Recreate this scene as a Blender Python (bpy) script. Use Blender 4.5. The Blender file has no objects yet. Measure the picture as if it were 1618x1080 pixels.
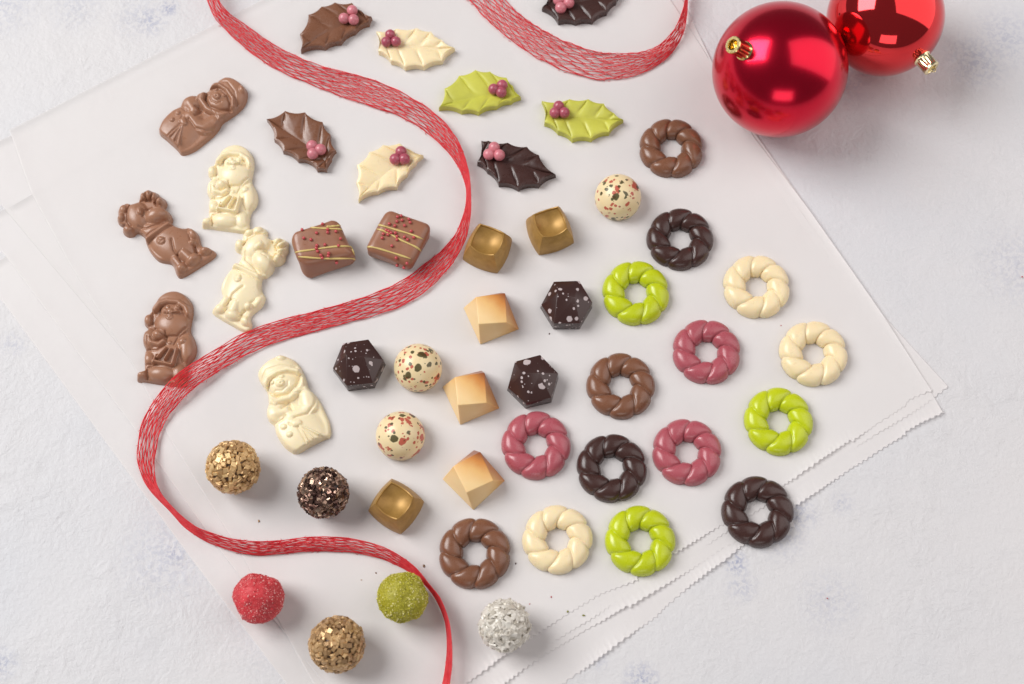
import bpy, bmesh, math, random
import numpy as np
from mathutils import Vector, Matrix
from mathutils.bvhtree import BVHTree

random.seed(7); rng = np.random.default_rng(11)
sc = bpy.context.scene
P = 0.000309                      # metres per modelling unit (about 0.3 mm)
TILT = math.radians(18.5); F = 2247.0
ct, st = math.cos(TILT), math.sin(TILT)

# ------------------------------------------------------------------ camera
cam_d = bpy.data.cameras.new('camera'); cam = bpy.data.objects.new('camera', cam_d)
sc.collection.objects.link(cam); sc.camera = cam
cam_d.sensor_width = 36; cam_d.lens = F / 1618 * 36
cam.location = (0, -F * st * P, F * ct * P); cam.rotation_euler = (TILT, 0, 0)
cam_d.clip_start = 0.02; cam_d.clip_end = 20
cam_d.dof.use_dof = True; cam_d.dof.focus_distance = F * P * 0.985; cam_d.dof.aperture_fstop = 9

# ------------------------------------------------------------------ world and lamps
w = bpy.data.worlds.new('World'); sc.world = w; w.use_nodes = True
bg = w.node_tree.nodes['Background']
bg.inputs[0].default_value = (0.96, 0.95, 1.0, 1); bg.inputs[1].default_value = 0.15

def area(name, loc, target, sx, sy, power, col=(1, 1, 1), spread=180):
    d = bpy.data.lights.new(name, 'AREA'); d.shape = 'RECTANGLE'; d.size = sx; d.size_y = sy
    d.energy = power; d.color = col; d.spread = math.radians(spread)
    o = bpy.data.objects.new(name, d); sc.collection.objects.link(o)
    o.location = loc
    o.rotation_euler = (Vector(target) - Vector(loc)).to_track_quat('-Z', 'Y').to_euler()
    return o
area('window_light', (-1.75, 0.66, 1.85), (0, 0, 0), 1.6, 1.6, 78.0, (1.0, 0.995, 0.985))
area('reflector_right', (0.95, 0.16, 0.74), (0.1, 0.05, 0), 1.0, 2.0, 9.2, (1.0, 0.94, 0.92))
area('front_light', (0.10, -1.40, 0.50), (0.1, 0, 0.05), 0.85, 0.48, 2.6, (1, 0.98, 0.95))

sc.view_settings.view_transform = 'Standard'; sc.view_settings.look = 'None'
sc.view_settings.exposure = -0.06; sc.view_settings.gamma = 1
sc.render.engine = 'CYCLES'

# ------------------------------------------------------------------ geometry helpers
def unproj(u, v, z=0.0):
    x = u - 809.0; y = 540.0 - v
    d = np.array([x, y * ct + F * st, y * st - F * ct]); c = np.array([0, -F * st, F * ct])
    return c + d * ((z - c[2]) / d[2])
def proj(x, y, z):
    X = x; Y = y + F * st; Z = z - F * ct
    yy = Y * ct + Z * st; zz = -(Y * -st + Z * ct)
    return 809 + F * X / zz, 540 - F * yy / zz
def depth_at(p):
    return -((p[1] + F * st) * -st + (p[2] - F * ct) * ct)

BASE = 2.0                        # top of the paper stack
def link(o): sc.collection.objects.link(o); return o
def mk(name, v, f, mat, loc=(0, 0, 0), rz=0.0, parent=None, smooth=True, sharp=None):
    me = bpy.data.meshes.new(name)
    me.from_pydata((np.asarray(v, float) * P).tolist(), [], [list(map(int, q)) for q in f])
    me.update()
    finish(me, smooth, sharp)
    me.materials.append(mat)
    o = link(bpy.data.objects.new(name, me))
    o.location = (loc[0] * P, loc[1] * P, loc[2] * P); o.rotation_euler = (0, 0, rz)
    if parent: o.parent = parent
    return o
def finish(me, smooth, sharp):
    bm = bmesh.new(); bm.from_mesh(me)
    bmesh.ops.recalc_face_normals(bm, faces=bm.faces)
    for q in bm.faces: q.smooth = smooth
    if sharp:
        a = math.radians(sharp)
        for e in bm.edges:
            if len(e.link_faces) == 2 and e.calc_face_angle(0) > a: e.smooth = False
    bm.to_mesh(me); bm.free()
def from_bm(name, bm, mat, loc=(0, 0, 0), rz=0.0, parent=None, smooth=True, sharp=None):
    bm.verts.index_update()
    v = [tuple(x.co) for x in bm.verts]; f = [[x.index for x in q.verts] for q in bm.faces]
    bm.free()
    return mk(name, v, f, mat, loc, rz, parent, smooth, sharp)
def empty(name, loc, rz=0):
    o = link(bpy.data.objects.new(name, None)); o.empty_display_size = 0.01
    o.location = (loc[0] * P, loc[1] * P, loc[2] * P); o.rotation_euler = (0, 0, rz)
    return o
def tag(o, label, cat, group=None):
    o['label'] = label; o['category'] = cat
    if group: o['group'] = group
    return o
def copy_tree(o):
    c = o.copy(); link(c)
    for ch in o.children:
        k = ch.copy(); link(k); k.parent = c
    return c
def setmat(o, mat):
    for s in [o] + list(o.children):
        if s.type == 'MESH' and s.data.materials:
            s.data = s.data.copy(); s.data.materials[0] = mat

# ------------------------------------------------------------------ material helpers
def lin(c):
    c = c / 255.0
    return c / 12.92 if c <= 0.04045 else ((c + 0.055) / 1.055) ** 2.4
def rgb(r, g, b, k=1.0): return (lin(r) * k, lin(g) * k, lin(b) * k, 1)
class NT:
    def __init__(s, name):
        s.m = bpy.data.materials.new(name); s.m.use_nodes = True
        s.t = s.m.node_tree; s.b = s.t.nodes['Principled BSDF']; s.out = s.t.nodes['Material Output']
    def n(s, typ, **kw):
        x = s.t.nodes.new(typ)
        for k, v in kw.items():
            if k.startswith('i_'):
                key = k[2:]; key = int(key) if key.isdigit() else key
                x.inputs[key].default_value = v
            else: setattr(x, k, v)
        return x
    def l(s, a, b): s.t.links.new(a, b)
    def coord(s, kind='Object'): return s.n('ShaderNodeTexCoord').outputs[kind]
    def noise(s, co, scale, detail=3, rough=0.5, dist=0):
        x = s.n('ShaderNodeTexNoise'); x.inputs['Scale'].default_value = scale
        x.inputs['Detail'].default_value = detail; x.inputs['Roughness'].default_value = rough
        x.inputs['Distortion'].default_value = dist
        s.l(co, x.inputs['Vector']); return x.outputs['Fac']
    def ramp(s, fac, stops):
        x = s.n('ShaderNodeValToRGB'); e = x.color_ramp.elements
        while len(e) < len(stops): e.new(0.5)
        for k, (p, c) in enumerate(stops): e[k].position = p; e[k].color = c
        s.l(fac, x.inputs[0]); return x.outputs[0]
    def mix(s, fac, a, b, typ='MIX'):
        x = s.n('ShaderNodeMixRGB', blend_type=typ)
        for k, q in ((0, fac), (1, a), (2, b)):
            if isinstance(q, (int, float)): x.inputs[k].default_value = q
            elif isinstance(q, tuple): x.inputs[k].default_value = q
            else: s.l(q, x.inputs[k])
        return x.outputs[0]
    def math(s, op, a, b=None):
        x = s.n('ShaderNodeMath', operation=op)
        for k, q in ((0, a), (1, b)):
            if q is None: continue
            if isinstance(q, (int, float)): x.inputs[k].default_value = q
            else: s.l(q, x.inputs[k])
        return x.outputs[0]
    def bump(s, h, strength, dist):
        x = s.n('ShaderNodeBump'); x.inputs['Strength'].default_value = strength
        x.inputs['Distance'].default_value = dist
        s.l(h, x.inputs['Height']); s.l(x.outputs[0], s.b.inputs['Normal']); return x
    def set(s, **kw):
        for k, v in kw.items(): s.b.inputs[k.replace('_', ' ')].default_value = v
        return s

def spots(t, co, scale, thr_lo, thr_hi, keep, dist=0.35):
    """mask of round splashes of varying size"""
    nz = t.n('ShaderNodeTexNoise'); nz.inputs['Scale'].default_value = scale * 1.3; t.l(co, nz.inputs['Vector'])
    mixv = t.n('ShaderNodeVectorMath', operation='MULTIPLY_ADD')
    t.l(nz.outputs['Color'], mixv.inputs[0]); mixv.inputs[1].default_value = (dist / scale,) * 3; t.l(co, mixv.inputs[2])
    vo = t.n('ShaderNodeTexVoronoi'); vo.inputs['Scale'].default_value = scale; t.l(mixv.outputs[0], vo.inputs['Vector'])
    sp = t.n('ShaderNodeSeparateColor'); t.l(vo.outputs['Color'], sp.inputs[0])
    p3 = t.math('POWER', sp.outputs[0], 2.2)
    thr = t.math('ADD', t.math('MULTIPLY', p3, thr_hi - thr_lo), thr_lo)
    on = t.math('LESS_THAN', sp.outputs[1], keep)
    thr = t.math('MULTIPLY', thr, on)
    d = t.math('SUBTRACT', thr, vo.outputs['Distance'])
    mr = t.n('ShaderNodeMapRange'); mr.inputs[1].default_value = 0.0; mr.inputs[2].default_value = 0.05; t.l(d, mr.inputs[0])
    return mr.outputs[0]
def chocolate(name, col, rough=0.35, sss=0.0, rad=(1, .6, .35), bloom=0.035, coat=0.0, spec=0.6):
    t = NT(name); co = t.coord()
    info = t.n('ShaderNodeObjectInfo')
    v = t.n('ShaderNodeVectorMath', operation='ADD'); t.l(co, v.inputs[0]); t.l(info.outputs['Location'], v.inputs[1]); co = v.outputs[0]
    n1 = t.noise(co, 70, 4, 0.6)
    lo = tuple(c * (1 - bloom * 2.2) for c in col[:3]) + (1,); hi = tuple(min(1, c * (1 + bloom * 2.2)) for c in col[:3]) + (1,)
    t.l(t.ramp(n1, [(0.3, lo), (0.7, hi)]), t.b.inputs['Base Color'])
    n2 = t.noise(co, 300, 3, 0.6)
    r = t.n('ShaderNodeMapRange'); r.inputs[1].default_value = 0.3; r.inputs[2].default_value = 0.7
    r.inputs[3].default_value = rough - 0.07; r.inputs[4].default_value = rough + 0.09
    t.l(n2, r.inputs[0]); t.l(r.outputs[0], t.b.inputs['Roughness'])
    t.b.inputs['Specular IOR Level'].default_value = spec
    if sss:
        t.b.inputs['Subsurface Weight'].default_value = sss
        t.b.inputs['Subsurface Radius'].default_value = rad
        t.b.inputs['Subsurface Scale'].default_value = 0.0022
    if coat: t.b.inputs['Coat Weight'].default_value = coat; t.b.inputs['Coat Roughness'].default_value = 0.15
    n3 = t.noise(co, 700, 3, 0.5); n4 = t.noise(co, 150, 2, 0.5)
    pit = spots(t, co, 260, 0.03, 0.16, 0.05)
    t.bump(t.math('SUBTRACT', t.math('ADD', t.math('MULTIPLY', n3, .35), t.math('MULTIPLY', n4, .5)), t.math('MULTIPLY', pit, 1.2)), 0.12, 0.0009)
    return t.m

M = {}
M['milk'] = chocolate('milk_chocolate', rgb(124, 82, 60), 0.28)
M['milk_relief'] = chocolate('milk_chocolate_moulded', rgb(162, 117, 92), 0.32, 0.12)
M['shell'] = chocolate('praline_chocolate', rgb(150, 102, 78), 0.34)
M['dark'] = chocolate('dark_chocolate', rgb(66, 42, 38), 0.27, spec=0.5)
M['white'] = chocolate('white_chocolate', rgb(242, 223, 182), 0.31, 0.5, (1, .75, .4), 0.02)
M['ivory'] = chocolate('ivory_chocolate', rgb(243, 228, 192), 0.33, 0.45, (1, .8, .45), 0.02)
M['lime'] = chocolate('lime_chocolate', rgb(190, 202, 22), 0.28, 0.15, (1, 1, .3), 0.03)
M['lime_leaf'] = chocolate('lime_leaf_chocolate', rgb(198, 197, 78), 0.42, 0.15, (1, 1, .3), 0.05)
M['ruby'] = chocolate('ruby_chocolate', rgb(174, 86, 96), 0.28, 0.15, (1, .4, .4), 0.025)
M['berry'] = chocolate('berry_chocolate', rgb(174, 84, 100), 0.28, 0.1, (1, .4, .4), 0.05)
M['berry_pink'] = chocolate('pink_berry_chocolate', rgb(206, 124, 134), 0.28, 0.1, (1, .4, .4), 0.08)
M['pearl'] = chocolate('red_sugar_pearl', rgb(192, 76, 80), 0.25)
M['drizzle'] = chocolate('yellow_icing', rgb(212, 188, 118), 0.4)

def gold_mat():
    t = NT('gold_lustre'); co = t.coord()
    n = t.noise(co, 220, 4, 0.6)
    t.l(t.ramp(n, [(0.3, rgb(160, 122, 62)), (0.7, rgb(184, 144, 78))]), t.b.inputs['Base Color'])
    t.set(Metallic=0.34, Roughness=0.46)
    t.bump(t.noise(co, 2500, 2), 0.08, 0.0002); return t.m
M['gold'] = gold_mat()

def caramel_mat():
    t = NT('airbrushed_caramel'); co = t.coord()
    sep = t.n('ShaderNodeSeparateXYZ'); t.l(co, sep.inputs[0])
    # orange airbrush sprayed on the north-east corner of the bonbon
    k = t.math('ADD', t.math('MULTIPLY', sep.outputs[0], 0.75 / (34 * P)), t.math('MULTIPLY', sep.outputs[1], 0.85 / (34 * P)))
    k = t.math('ADD', k, t.math('MULTIPLY', t.math('SUBTRACT', t.noise(co, 130, 3), 0.5), 0.5))
    mr = t.n('ShaderNodeMapRange'); mr.inputs[1].default_value = -0.5; mr.inputs[2].default_value = 1.35
    t.l(k, mr.inputs[0])
    t.l(t.ramp(mr.outputs[0], [(0.0, rgb(238, 205, 150)), (0.34, rgb(230, 184, 118)), (0.62, rgb(208, 138, 68)), (0.9, rgb(150, 84, 48))]), t.b.inputs['Base Color'])
    t.set(Roughness=0.38)
    t.b.inputs['Subsurface Weight'].default_value = 0.2; t.b.inputs['Subsurface Radius'].default_value = (1, .6, .3)
    t.b.inputs['Subsurface Scale'].default_value = 0.0015
    t.bump(t.noise(co, 900, 3), 0.08, 0.0002); return t.m
M['caramel'] = caramel_mat()

def located(t):
    co = t.coord(); info = t.n('ShaderNodeObjectInfo')
    v = t.n('ShaderNodeVectorMath', operation='MULTIPLY_ADD'); t.l(info.outputs['Location'], v.inputs[0]); v.inputs[1].default_value = (3, 3, 3)
    t.l(co, v.inputs[2]); return v.outputs[0]
def gem_mat():
    t = NT('spattered_dark_chocolate'); co = located(t)
    a = spots(t, co, 230, 0.10, 0.50, 0.55); b = spots(t, co, 560, 0.12, 0.46, 0.45)
    m = t.math('MAXIMUM', a, b)
    t.l(t.mix(m, rgb(62, 40, 37), rgb(190, 176, 176)), t.b.inputs['Base Color'])
    t.set(Roughness=0.24); return t.m
M['gem'] = gem_mat()
def dome_mat():
    t = NT('speckled_white_chocolate'); co = located(t)
    sep = t.n('ShaderNodeSeparateXYZ'); t.l(t.coord(), sep.inputs[0])
    c = rgb(238, 217, 172)
    r1 = spots(t, co, 440, 0.14, 0.56, 0.62); r2 = spots(t, co, 230, 0.12, 0.6, 0.42, 1.1)
    off = t.n('ShaderNodeVectorMath', operation='ADD'); t.l(co, off.inputs[0]); off.inputs[1].default_value = (.37, .11, .5)
    g1 = spots(t, off.outputs[0], 430, 0.12, 0.48, 0.45); g2 = spots(t, off.outputs[0], 225, 0.10, 0.55, 0.42, 0.5)
    r3 = spots(t, co, 150, 0.20, 0.55, 0.6, 1.3)
    g3 = t.math('MULTIPLY', spots(t, co, 190, 0.15, 0.5, 0.4, .5), 1.0)
    g2 = t.math('MAXIMUM', g2, g3)
    dens = t.noise(co, 70, 2); dens = t.ramp(dens, [(0.40, (.0, .0, .0, 1)), (0.50, (1, 1, 1, 1))])
    dens = t.math('GREATER_THAN', dens, 0.35)
    r3 = t.math('MULTIPLY', r3, dens); r2 = t.math('MULTIPLY', r2, dens); g2 = t.math('MULTIPLY', g2, dens)
    x = t.mix(t.math('MULTIPLY', t.math('MAXIMUM', t.math('MAXIMUM', r1, r2), r3), 0.85), c, rgb(184, 44, 38))
    x = t.mix(t.math('MULTIPLY', t.math('MAXIMUM', g1, g2), 0.92), x, rgb(66, 62, 26))
    t.l(x, t.b.inputs['Base Color']); t.set(Roughness=0.3)
    t.b.inputs['Subsurface Weight'].default_value = 0.15; t.b.inputs['Subsurface Scale'].default_value = 0.0012
    t.b.inputs['Subsurface Radius'].default_value = (1, .7, .4)
    return t.m
M['dome'] = dome_mat()

def flake_mat(name, stops, metallic=0.0, rough=0.4):
    t = NT(name); g = t.n('ShaderNodeNewGeometry')
    t.l(t.ramp(g.outputs['Random Per Island'], stops), t.b.inputs['Base Color'])
    t.set(Metallic=metallic, Roughness=rough)
    t.bump(t.noise(t.coord(), 1800, 3), 0.25, 0.0003); return t.m
M['gold_nib'] = flake_mat('gold_nibs', [(0, rgb(172, 136, 92)), (0.5, rgb(210, 172, 120)), (1, rgb(232, 198, 142))], 0.4, 0.37)
M['tan_nib'] = flake_mat('tan_nibs', [(0, rgb(150, 118, 82)), (0.5, rgb(186, 150, 106)), (1, rgb(216, 180, 130))], 0.4, 0.36)
M['bronze_nib'] = flake_mat('bronze_nibs', [(0, rgb(70, 48, 44)), (0.5, rgb(120, 92, 80)), (1, rgb(196, 168, 146))], 0.75, 0.18)
M['silver_nib'] = flake_mat('silver_nibs', [(0, rgb(190, 182, 168)), (0.5, rgb(216, 210, 200)), (1, rgb(235, 230, 220))], 0.12, 0.4)
M['red_grain'] = flake_mat('red_sugar_grains', [(0, rgb(188, 44, 54)), (0.5, rgb(214, 74, 80)), (0.8, rgb(228, 120, 118)), (1, rgb(246, 214, 208))], 0, 0.4)
M['green_grain'] = flake_mat('green_crumb_grains', [(0, rgb(140, 134, 24)), (0.5, rgb(188, 182, 44)), (0.8, rgb(206, 200, 84)), (1, rgb(236, 226, 170))], 0, 0.5)
M['core_brown'] = chocolate('truffle_core_brown', rgb(78, 54, 38), 0.5)
M['core_dark'] = chocolate('truffle_core_dark', rgb(50, 36, 32), 0.4)
M['core_grey'] = chocolate('truffle_core_grey', rgb(120, 108, 88), 0.5)
M['core_red'] = chocolate('truffle_core_red', rgb(196, 50, 58), 0.55, bloom=0.12)
M['core_green'] = chocolate('truffle_core_green', rgb(160, 152, 30), 0.5, bloom=0.12)

def bauble_mat(name, col, rough):
    t = NT(name); t.b.inputs['Base Color'].default_value = col
    t.set(Metallic=0.92, Roughness=rough)
    t.b.inputs['Coat Weight'].default_value = 0.15; t.b.inputs['Coat Roughness'].default_value = 0.03
    return t.m
M['bauble'] = bauble_mat('red_bauble_lacquer', (0.66, 0.008, 0.035, 1), 0.22)
M['bauble2'] = bauble_mat('red_mirror_lacquer', (0.72, 0.035, 0.04, 1), 0.07)
t = NT('cap_gold_metal'); t.set(Metallic=1.0, Roughness=0.18); t.b.inputs['Base Color'].default_value = (0.86, 0.68, 0.30, 1); M['cap'] = t.m
t = NT('cap_pale_metal'); t.set(Metallic=1.0, Roughness=0.2); t.b.inputs['Base Color'].default_value = (0.90, 0.78, 0.48, 1); M['cap_pale'] = t.m
t = NT('cap_inside'); t.b.inputs['Base Color'].default_value = (0.05, 0.035, 0.015, 1); M['capin'] = t.m

def ribbon_mat():
    t = NT('red_ribbon_fibre')
    co = t.coord(); n = t.noise(co, 260, 3)
    col = t.ramp(n, [(0.3, (0.90, 0.045, 0.07, 1)), (0.7, (0.98, 0.11, 0.13, 1))])
    t.l(col, t.b.inputs['Base Color']); t.set(Roughness=0.42)
    tr = t.n('ShaderNodeBsdfTranslucent'); t.l(col, tr.inputs[0])
    mx = t.n('ShaderNodeMixShader'); mx.inputs[0].default_value = 0.45
    t.l(t.b.outputs[0], mx.inputs[1]); t.l(tr.outputs[0], mx.inputs[2]); t.l(mx.outputs[0], t.out.inputs[0])
    return t.m
M['ribbon'] = ribbon_mat()

def paper_mat():
    t = NT('baking_paper'); co = t.coord()
    n = t.noise(co, 9, 4, 0.6)
    col = t.ramp(n, [(0.3, (0.935, 0.90, 0.892, 1)), (0.7, (0.955, 0.928, 0.92, 1))])
    t.l(col, t.b.inputs['Base Color']); t.set(Roughness=0.48)
    wr = t.n('ShaderNodeTexWave', wave_type='BANDS'); wr.inputs['Scale'].default_value = 4; wr.inputs['Distortion'].default_value = 14; wr.inputs['Detail'].default_value = 3; t.l(co, wr.inputs['Vector'])
    cre = t.ramp(wr.outputs['Fac'], [(0.0, (1, 1, 1, 1)), (0.06, (0, 0, 0, 1))])
    t.bump(t.math('ADD', t.noise(co, 26, 5, 0.62), t.math('MULTIPLY', cre, 0.05)), 0.22, 0.0022)
    tr = t.n('ShaderNodeBsdfTranslucent'); tr.inputs[0].default_value = (0.98, 0.97, 0.968, 1)
    mx = t.n('ShaderNodeMixShader'); mx.inputs[0].default_value = 0.16
    t.l(t.b.outputs[0], mx.inputs[1]); t.l(tr.outputs[0], mx.inputs[2])
    tp = t.n('ShaderNodeBsdfTransparent'); tp.inputs[0].default_value = (1, 1, 1, 1)
    m2 = t.n('ShaderNodeMixShader'); m2.inputs[0].default_value = 0.40
    t.l(mx.outputs[0], m2.inputs[1]); t.l(tp.outputs[0], m2.inputs[2]); t.l(m2.outputs[0], t.out.inputs[0])
    return t.m
M['paper'] = paper_mat()

def table_mat():
    t = NT('white_plaster'); co = t.coord()
    big = t.noise(co, 5, 4, 0.55)
    col = t.ramp(big, [(0.3, (0.625, 0.63, 0.66, 1)), (0.5, (0.665, 0.655, 0.668, 1)), (0.72, (0.69, 0.668, 0.668, 1))])
    # blue-grey paint wear at the places where the plaster shows it
    mask = None
    for (u, v, r, k) in ((267, 12, 14, .9), (236, 32, 26, .55), (215, 28, 34, .3), (120, 12, 40, .25), (276, 874, 20, .6), (262, 880, 60, .3), (1163, 890, 15, .9),
                         (1172, 925, 22, .4), (1014, 1074, 22, .7), (947, 1043, 12, .3), (1262, 812, 26, .5), (1236, 842, 36, .35), (1330, 795, 16, .35), (1545, 95, 45, .4),
                         (1590, 60, 50, .35), (1610, 420, 60, .25), (5, 1048, 20, .5), (430, 1010, 50, .15), (1310, 950, 40, .25), (1110, 255, 40, .2), (20, 545, 20, .3), (0, 0, 60, .35), (1340, 128, 40, .25)):
        p = unproj(u, v) * P
        d = t.n('ShaderNodeVectorMath', operation='DISTANCE'); t.l(co, d.inputs[0]); d.inputs[1].default_value = tuple(p)
        m = t.n('ShaderNodeMapRange'); m.inputs[1].default_value = r * P * 1.5; m.inputs[2].default_value = 0; m.inputs[3].default_value = 0; m.inputs[4].default_value = k
        t.l(d.outputs['Value'], m.inputs[0])
        mask = m.outputs[0] if mask is None else t.math('MAXIMUM', mask, m.outputs[0])
    br = t.noise(co, 420, 4, 0.65, 0.6)
    br = t.ramp(br, [(0.45, (0, 0, 0, 1)), (0.57, (1, 1, 1, 1))])
    fac = t.math('MULTIPLY', t.math('MULTIPLY', mask, br), 0.95)
    # soft cloud of the same wear
    fac = t.math('ADD', fac, t.math('MULTIPLY', mask, 0.10))
    t.l(t.mix(fac, col, (0.27, 0.30, 0.45, 1)), t.b.inputs['Base Color'])
    t.set(Roughness=0.55)
    h1 = t.noise(co, 110, 7, 0.66, 0.5); h2 = t.noise(co, 420, 4, 0.6); h3 = t.noise(co, 14, 3, .5)
    patch = t.ramp(h3, [(0.35, (.25, .25, .25, 1)), (0.65, (1, 1, 1, 1))])
    h = t.math('ADD', t.math('MULTIPLY', t.math('MULTIPLY', h1, patch), 1.2), t.math('MULTIPLY', h2, 0.32))
    t.bump(h, 0.7, 0.0014)
    return t.m
M['table'] = table_mat()

# ------------------------------------------------------------------ the setting
v = [(-7000, -7000, 0), (7000, -7000, 0), (7000, 7000, 0), (-7000, 7000, 0)]
tb = mk('tabletop', v, [(0, 1, 2, 3)], M['table']); tb['kind'] = 'structure'; tb['label'] = 'white plastered tabletop with faint blue-grey paint wear'

def lerp_path(pts, t):
    """pts list of 2D, t in 0..1 by index-length"""
    pts = np.asarray(pts, float); L = np.r_[0, np.cumsum(np.linalg.norm(np.diff(pts, axis=0), axis=1))]; L /= L[-1]
    return np.array([np.interp(t, L, pts[:, k]) for k in range(pts.shape[1])]).T
def smoothpath(pts, n):
    """Catmull-Rom resample by index"""
    pts = np.asarray(pts, float); m = len(pts)
    q = np.vstack([2 * pts[0] - pts[1], pts, 2 * pts[-1] - pts[-2]])
    t = np.linspace(0, m - 1 - 1e-9, n); i = t.astype(int); f = (t - i)[:, None]
    p0, p1, p2, p3 = q[i], q[i + 1], q[i + 2], q[i + 3]
    return 0.5 * (2 * p1 + (p2 - p0) * f + (2 * p0 - 5 * p1 + 4 * p2 - p3) * f ** 2 + (3 * p1 - p0 - 3 * p2 + p3) * f ** 3)

def paper(z, top, bottom, left, right, seed, curl_r=3.0, curl_b=2.0, steps=()):
    """Coons patch between four traced edges; the bottom edge is cut with fine teeth"""
    nu, nv = 620, 90
    r = np.random.default_rng(seed)
    G = lambda e: np.array([unproj(a, b, z)[:2] for a, b in e])
    T, B, L, R = map(G, (top, bottom, left, right))
    u = np.linspace(0, 1, nu); vv = 1 - (1 - np.linspace(0, 1, nv)) ** 1.6
    Tu, Bu = lerp_path(T, u), lerp_path(B, u); Lv, Rv = lerp_path(L, vv), lerp_path(R, vv)
    U, V = np.meshgrid(u, vv)
    X = np.zeros((nv, nu, 2))
    for k in range(2):
        X[..., k] = ((1 - V) * Tu[None, :, k] + V * Bu[None, :, k] + (1 - U) * Lv[:, None, k] + U * Rv[:, None, k]
                     - ((1 - U) * (1 - V) * Tu[0, k] + U * (1 - V) * Tu[-1, k] + (1 - U) * V * Bu[0, k] + U * V * Bu[-1, k]))
    length = np.linalg.norm(np.diff(Bu, axis=0), axis=1).sum(); width = length
    # teeth on the cut edge
    d = Bu[-1] - Bu[0]; d /= np.linalg.norm(d); nrm = np.array([d[1], -d[0]])
    ph = u * length / 9.0; ph = ph + np.interp(u, np.linspace(0, 1, 40), r.uniform(-.5, .5, 40)); tooth = np.abs((ph % 1) - 0.5) * 2 * np.interp(u, np.linspace(0, 1, 60), r.uniform(2.6, 4.6, 60)) + np.interp(u, np.linspace(0, 1, 30), r.uniform(-1.2, 1.2, 30))
    for (a, s) in steps: tooth = tooth + np.where(u > a, s, 0)
    wgt = np.clip((V - 0.9) / 0.1, 0, 1) ** 4
    X += wgt[..., None] * tooth[None, :, None] * nrm
    gx, gy = X[..., 0], X[..., 1]
    rip = 0.10 * np.sin(gx / 61 + gy / 97) + 0.08 * np.sin(gx / 37 - gy / 53)
    Z = z + rip
    dl = np.minimum(U, 1 - U) * width; db = (1 - V) * 1000; dt = V * 1000
    # gentle lift of the free edges
    lift_r = curl_r * np.clip(1 - (1 - U) * width / 26, 0, 1) ** 2 * (0.55 + 0.45 * np.sin(V * 9 + seed))
    lift_l = 0.8 * np.clip(1 - U * width / 22, 0, 1) ** 2
    lift_b = 1.3 * curl_b * np.clip(1 - db / 26, 0, 1) ** 2 * np.clip(0.35 + 0.65 * np.sin(U * 23 + seed * 2), 0.05, 1)
    Z = Z + lift_r + lift_l + lift_b
    vs = np.dstack([gx, gy, Z]).reshape(-1, 3)
    idx = np.arange(nu * nv).reshape(nv, nu)
    f = np.stack([idx[:-1, :-1], idx[1:, :-1], idx[1:, 1:], idx[:-1, 1:]], -1).reshape(-1, 4)
    o = mk('baking_paper', vs, f, M['paper'])
    md = o.modifiers.new('thickness', 'SOLIDIFY'); md.thickness = 0.22 * P; md.offset = -1
    return o
GP = 'sheets of white baking paper'
tag(paper(0.45, [(-30, 430), (380, 170), (800, -200)], [(590, 1262), (690, 1200), (760, 1155), (885, 1080), (960, 1028), (1030, 976), (1093, 920), (1145, 883), (1171, 861), (1255, 830)],
          [(-30, 430), (300, 880), (590, 1262)], [(800, -200), (1000, 250), (1255, 830)], 4, 0.2, 3.2), 'lowest baking paper sheet whose cut edge shows furthest down, below the dark wreath', 'baking paper', GP)
tag(paper(0.85, [(-60, 250), (345, 60), (960, -250)], [(600, 1190), (760, 1085), (1100, 870), (1300, 735), (1459, 640), (1497, 609)],
          [(-60, 250), (200, 560), (600, 1190)], [(960, -250), (1150, 150), (1396, 498), (1497, 609)], 3, 2.2, 1.2), 'baking paper sheet whose pointed corner shows furthest right', 'baking paper', GP)
tag(paper(1.25, [(-40, 350), (20, 325), (500, 40), (900, -200)], [(610, 1205), (796, 1080), (859, 1032), (952, 980), (1048, 920), (1163, 850), (1255, 796), (1381, 711), (1452, 668), (1489, 652)],
          [(-40, 350), (11, 407), (215, 681), (352, 876), (610, 1205)], [(900, -200), (1200, 240), (1410, 540), (1474, 622), (1489, 652)], 2, 1.5, 3.0, ((0.42, 2.5), (0.93, -3))),
    'baking paper sheet whose toothed cut edge shows just below that of the top sheet', 'baking paper', GP)
tag(paper(1.65, [(15, 205), (160, 130), (345, 35), (900, -250)], [(555, 1190), (737, 1078), (796, 1035), (845, 1002), (945, 939), (1004, 915), (1112, 850), (1244, 765), (1370, 681), (1444, 632), (1474, 620)],
          [(15, 205), (50, 305), (111, 418), (215, 585), (267, 690), (390, 890), (493, 1076), (555, 1190)], [(900, -250), (1045, -22), (1110, 75), (1190, 215), (1280, 335), (1396, 500), (1474, 620)], 1, 4.0, 3.2, ((0.47, -4), (0.85, 3), (0.955, -4))),
    'uppermost baking paper sheet that carries most of the sweets', 'baking paper', GP)

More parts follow.
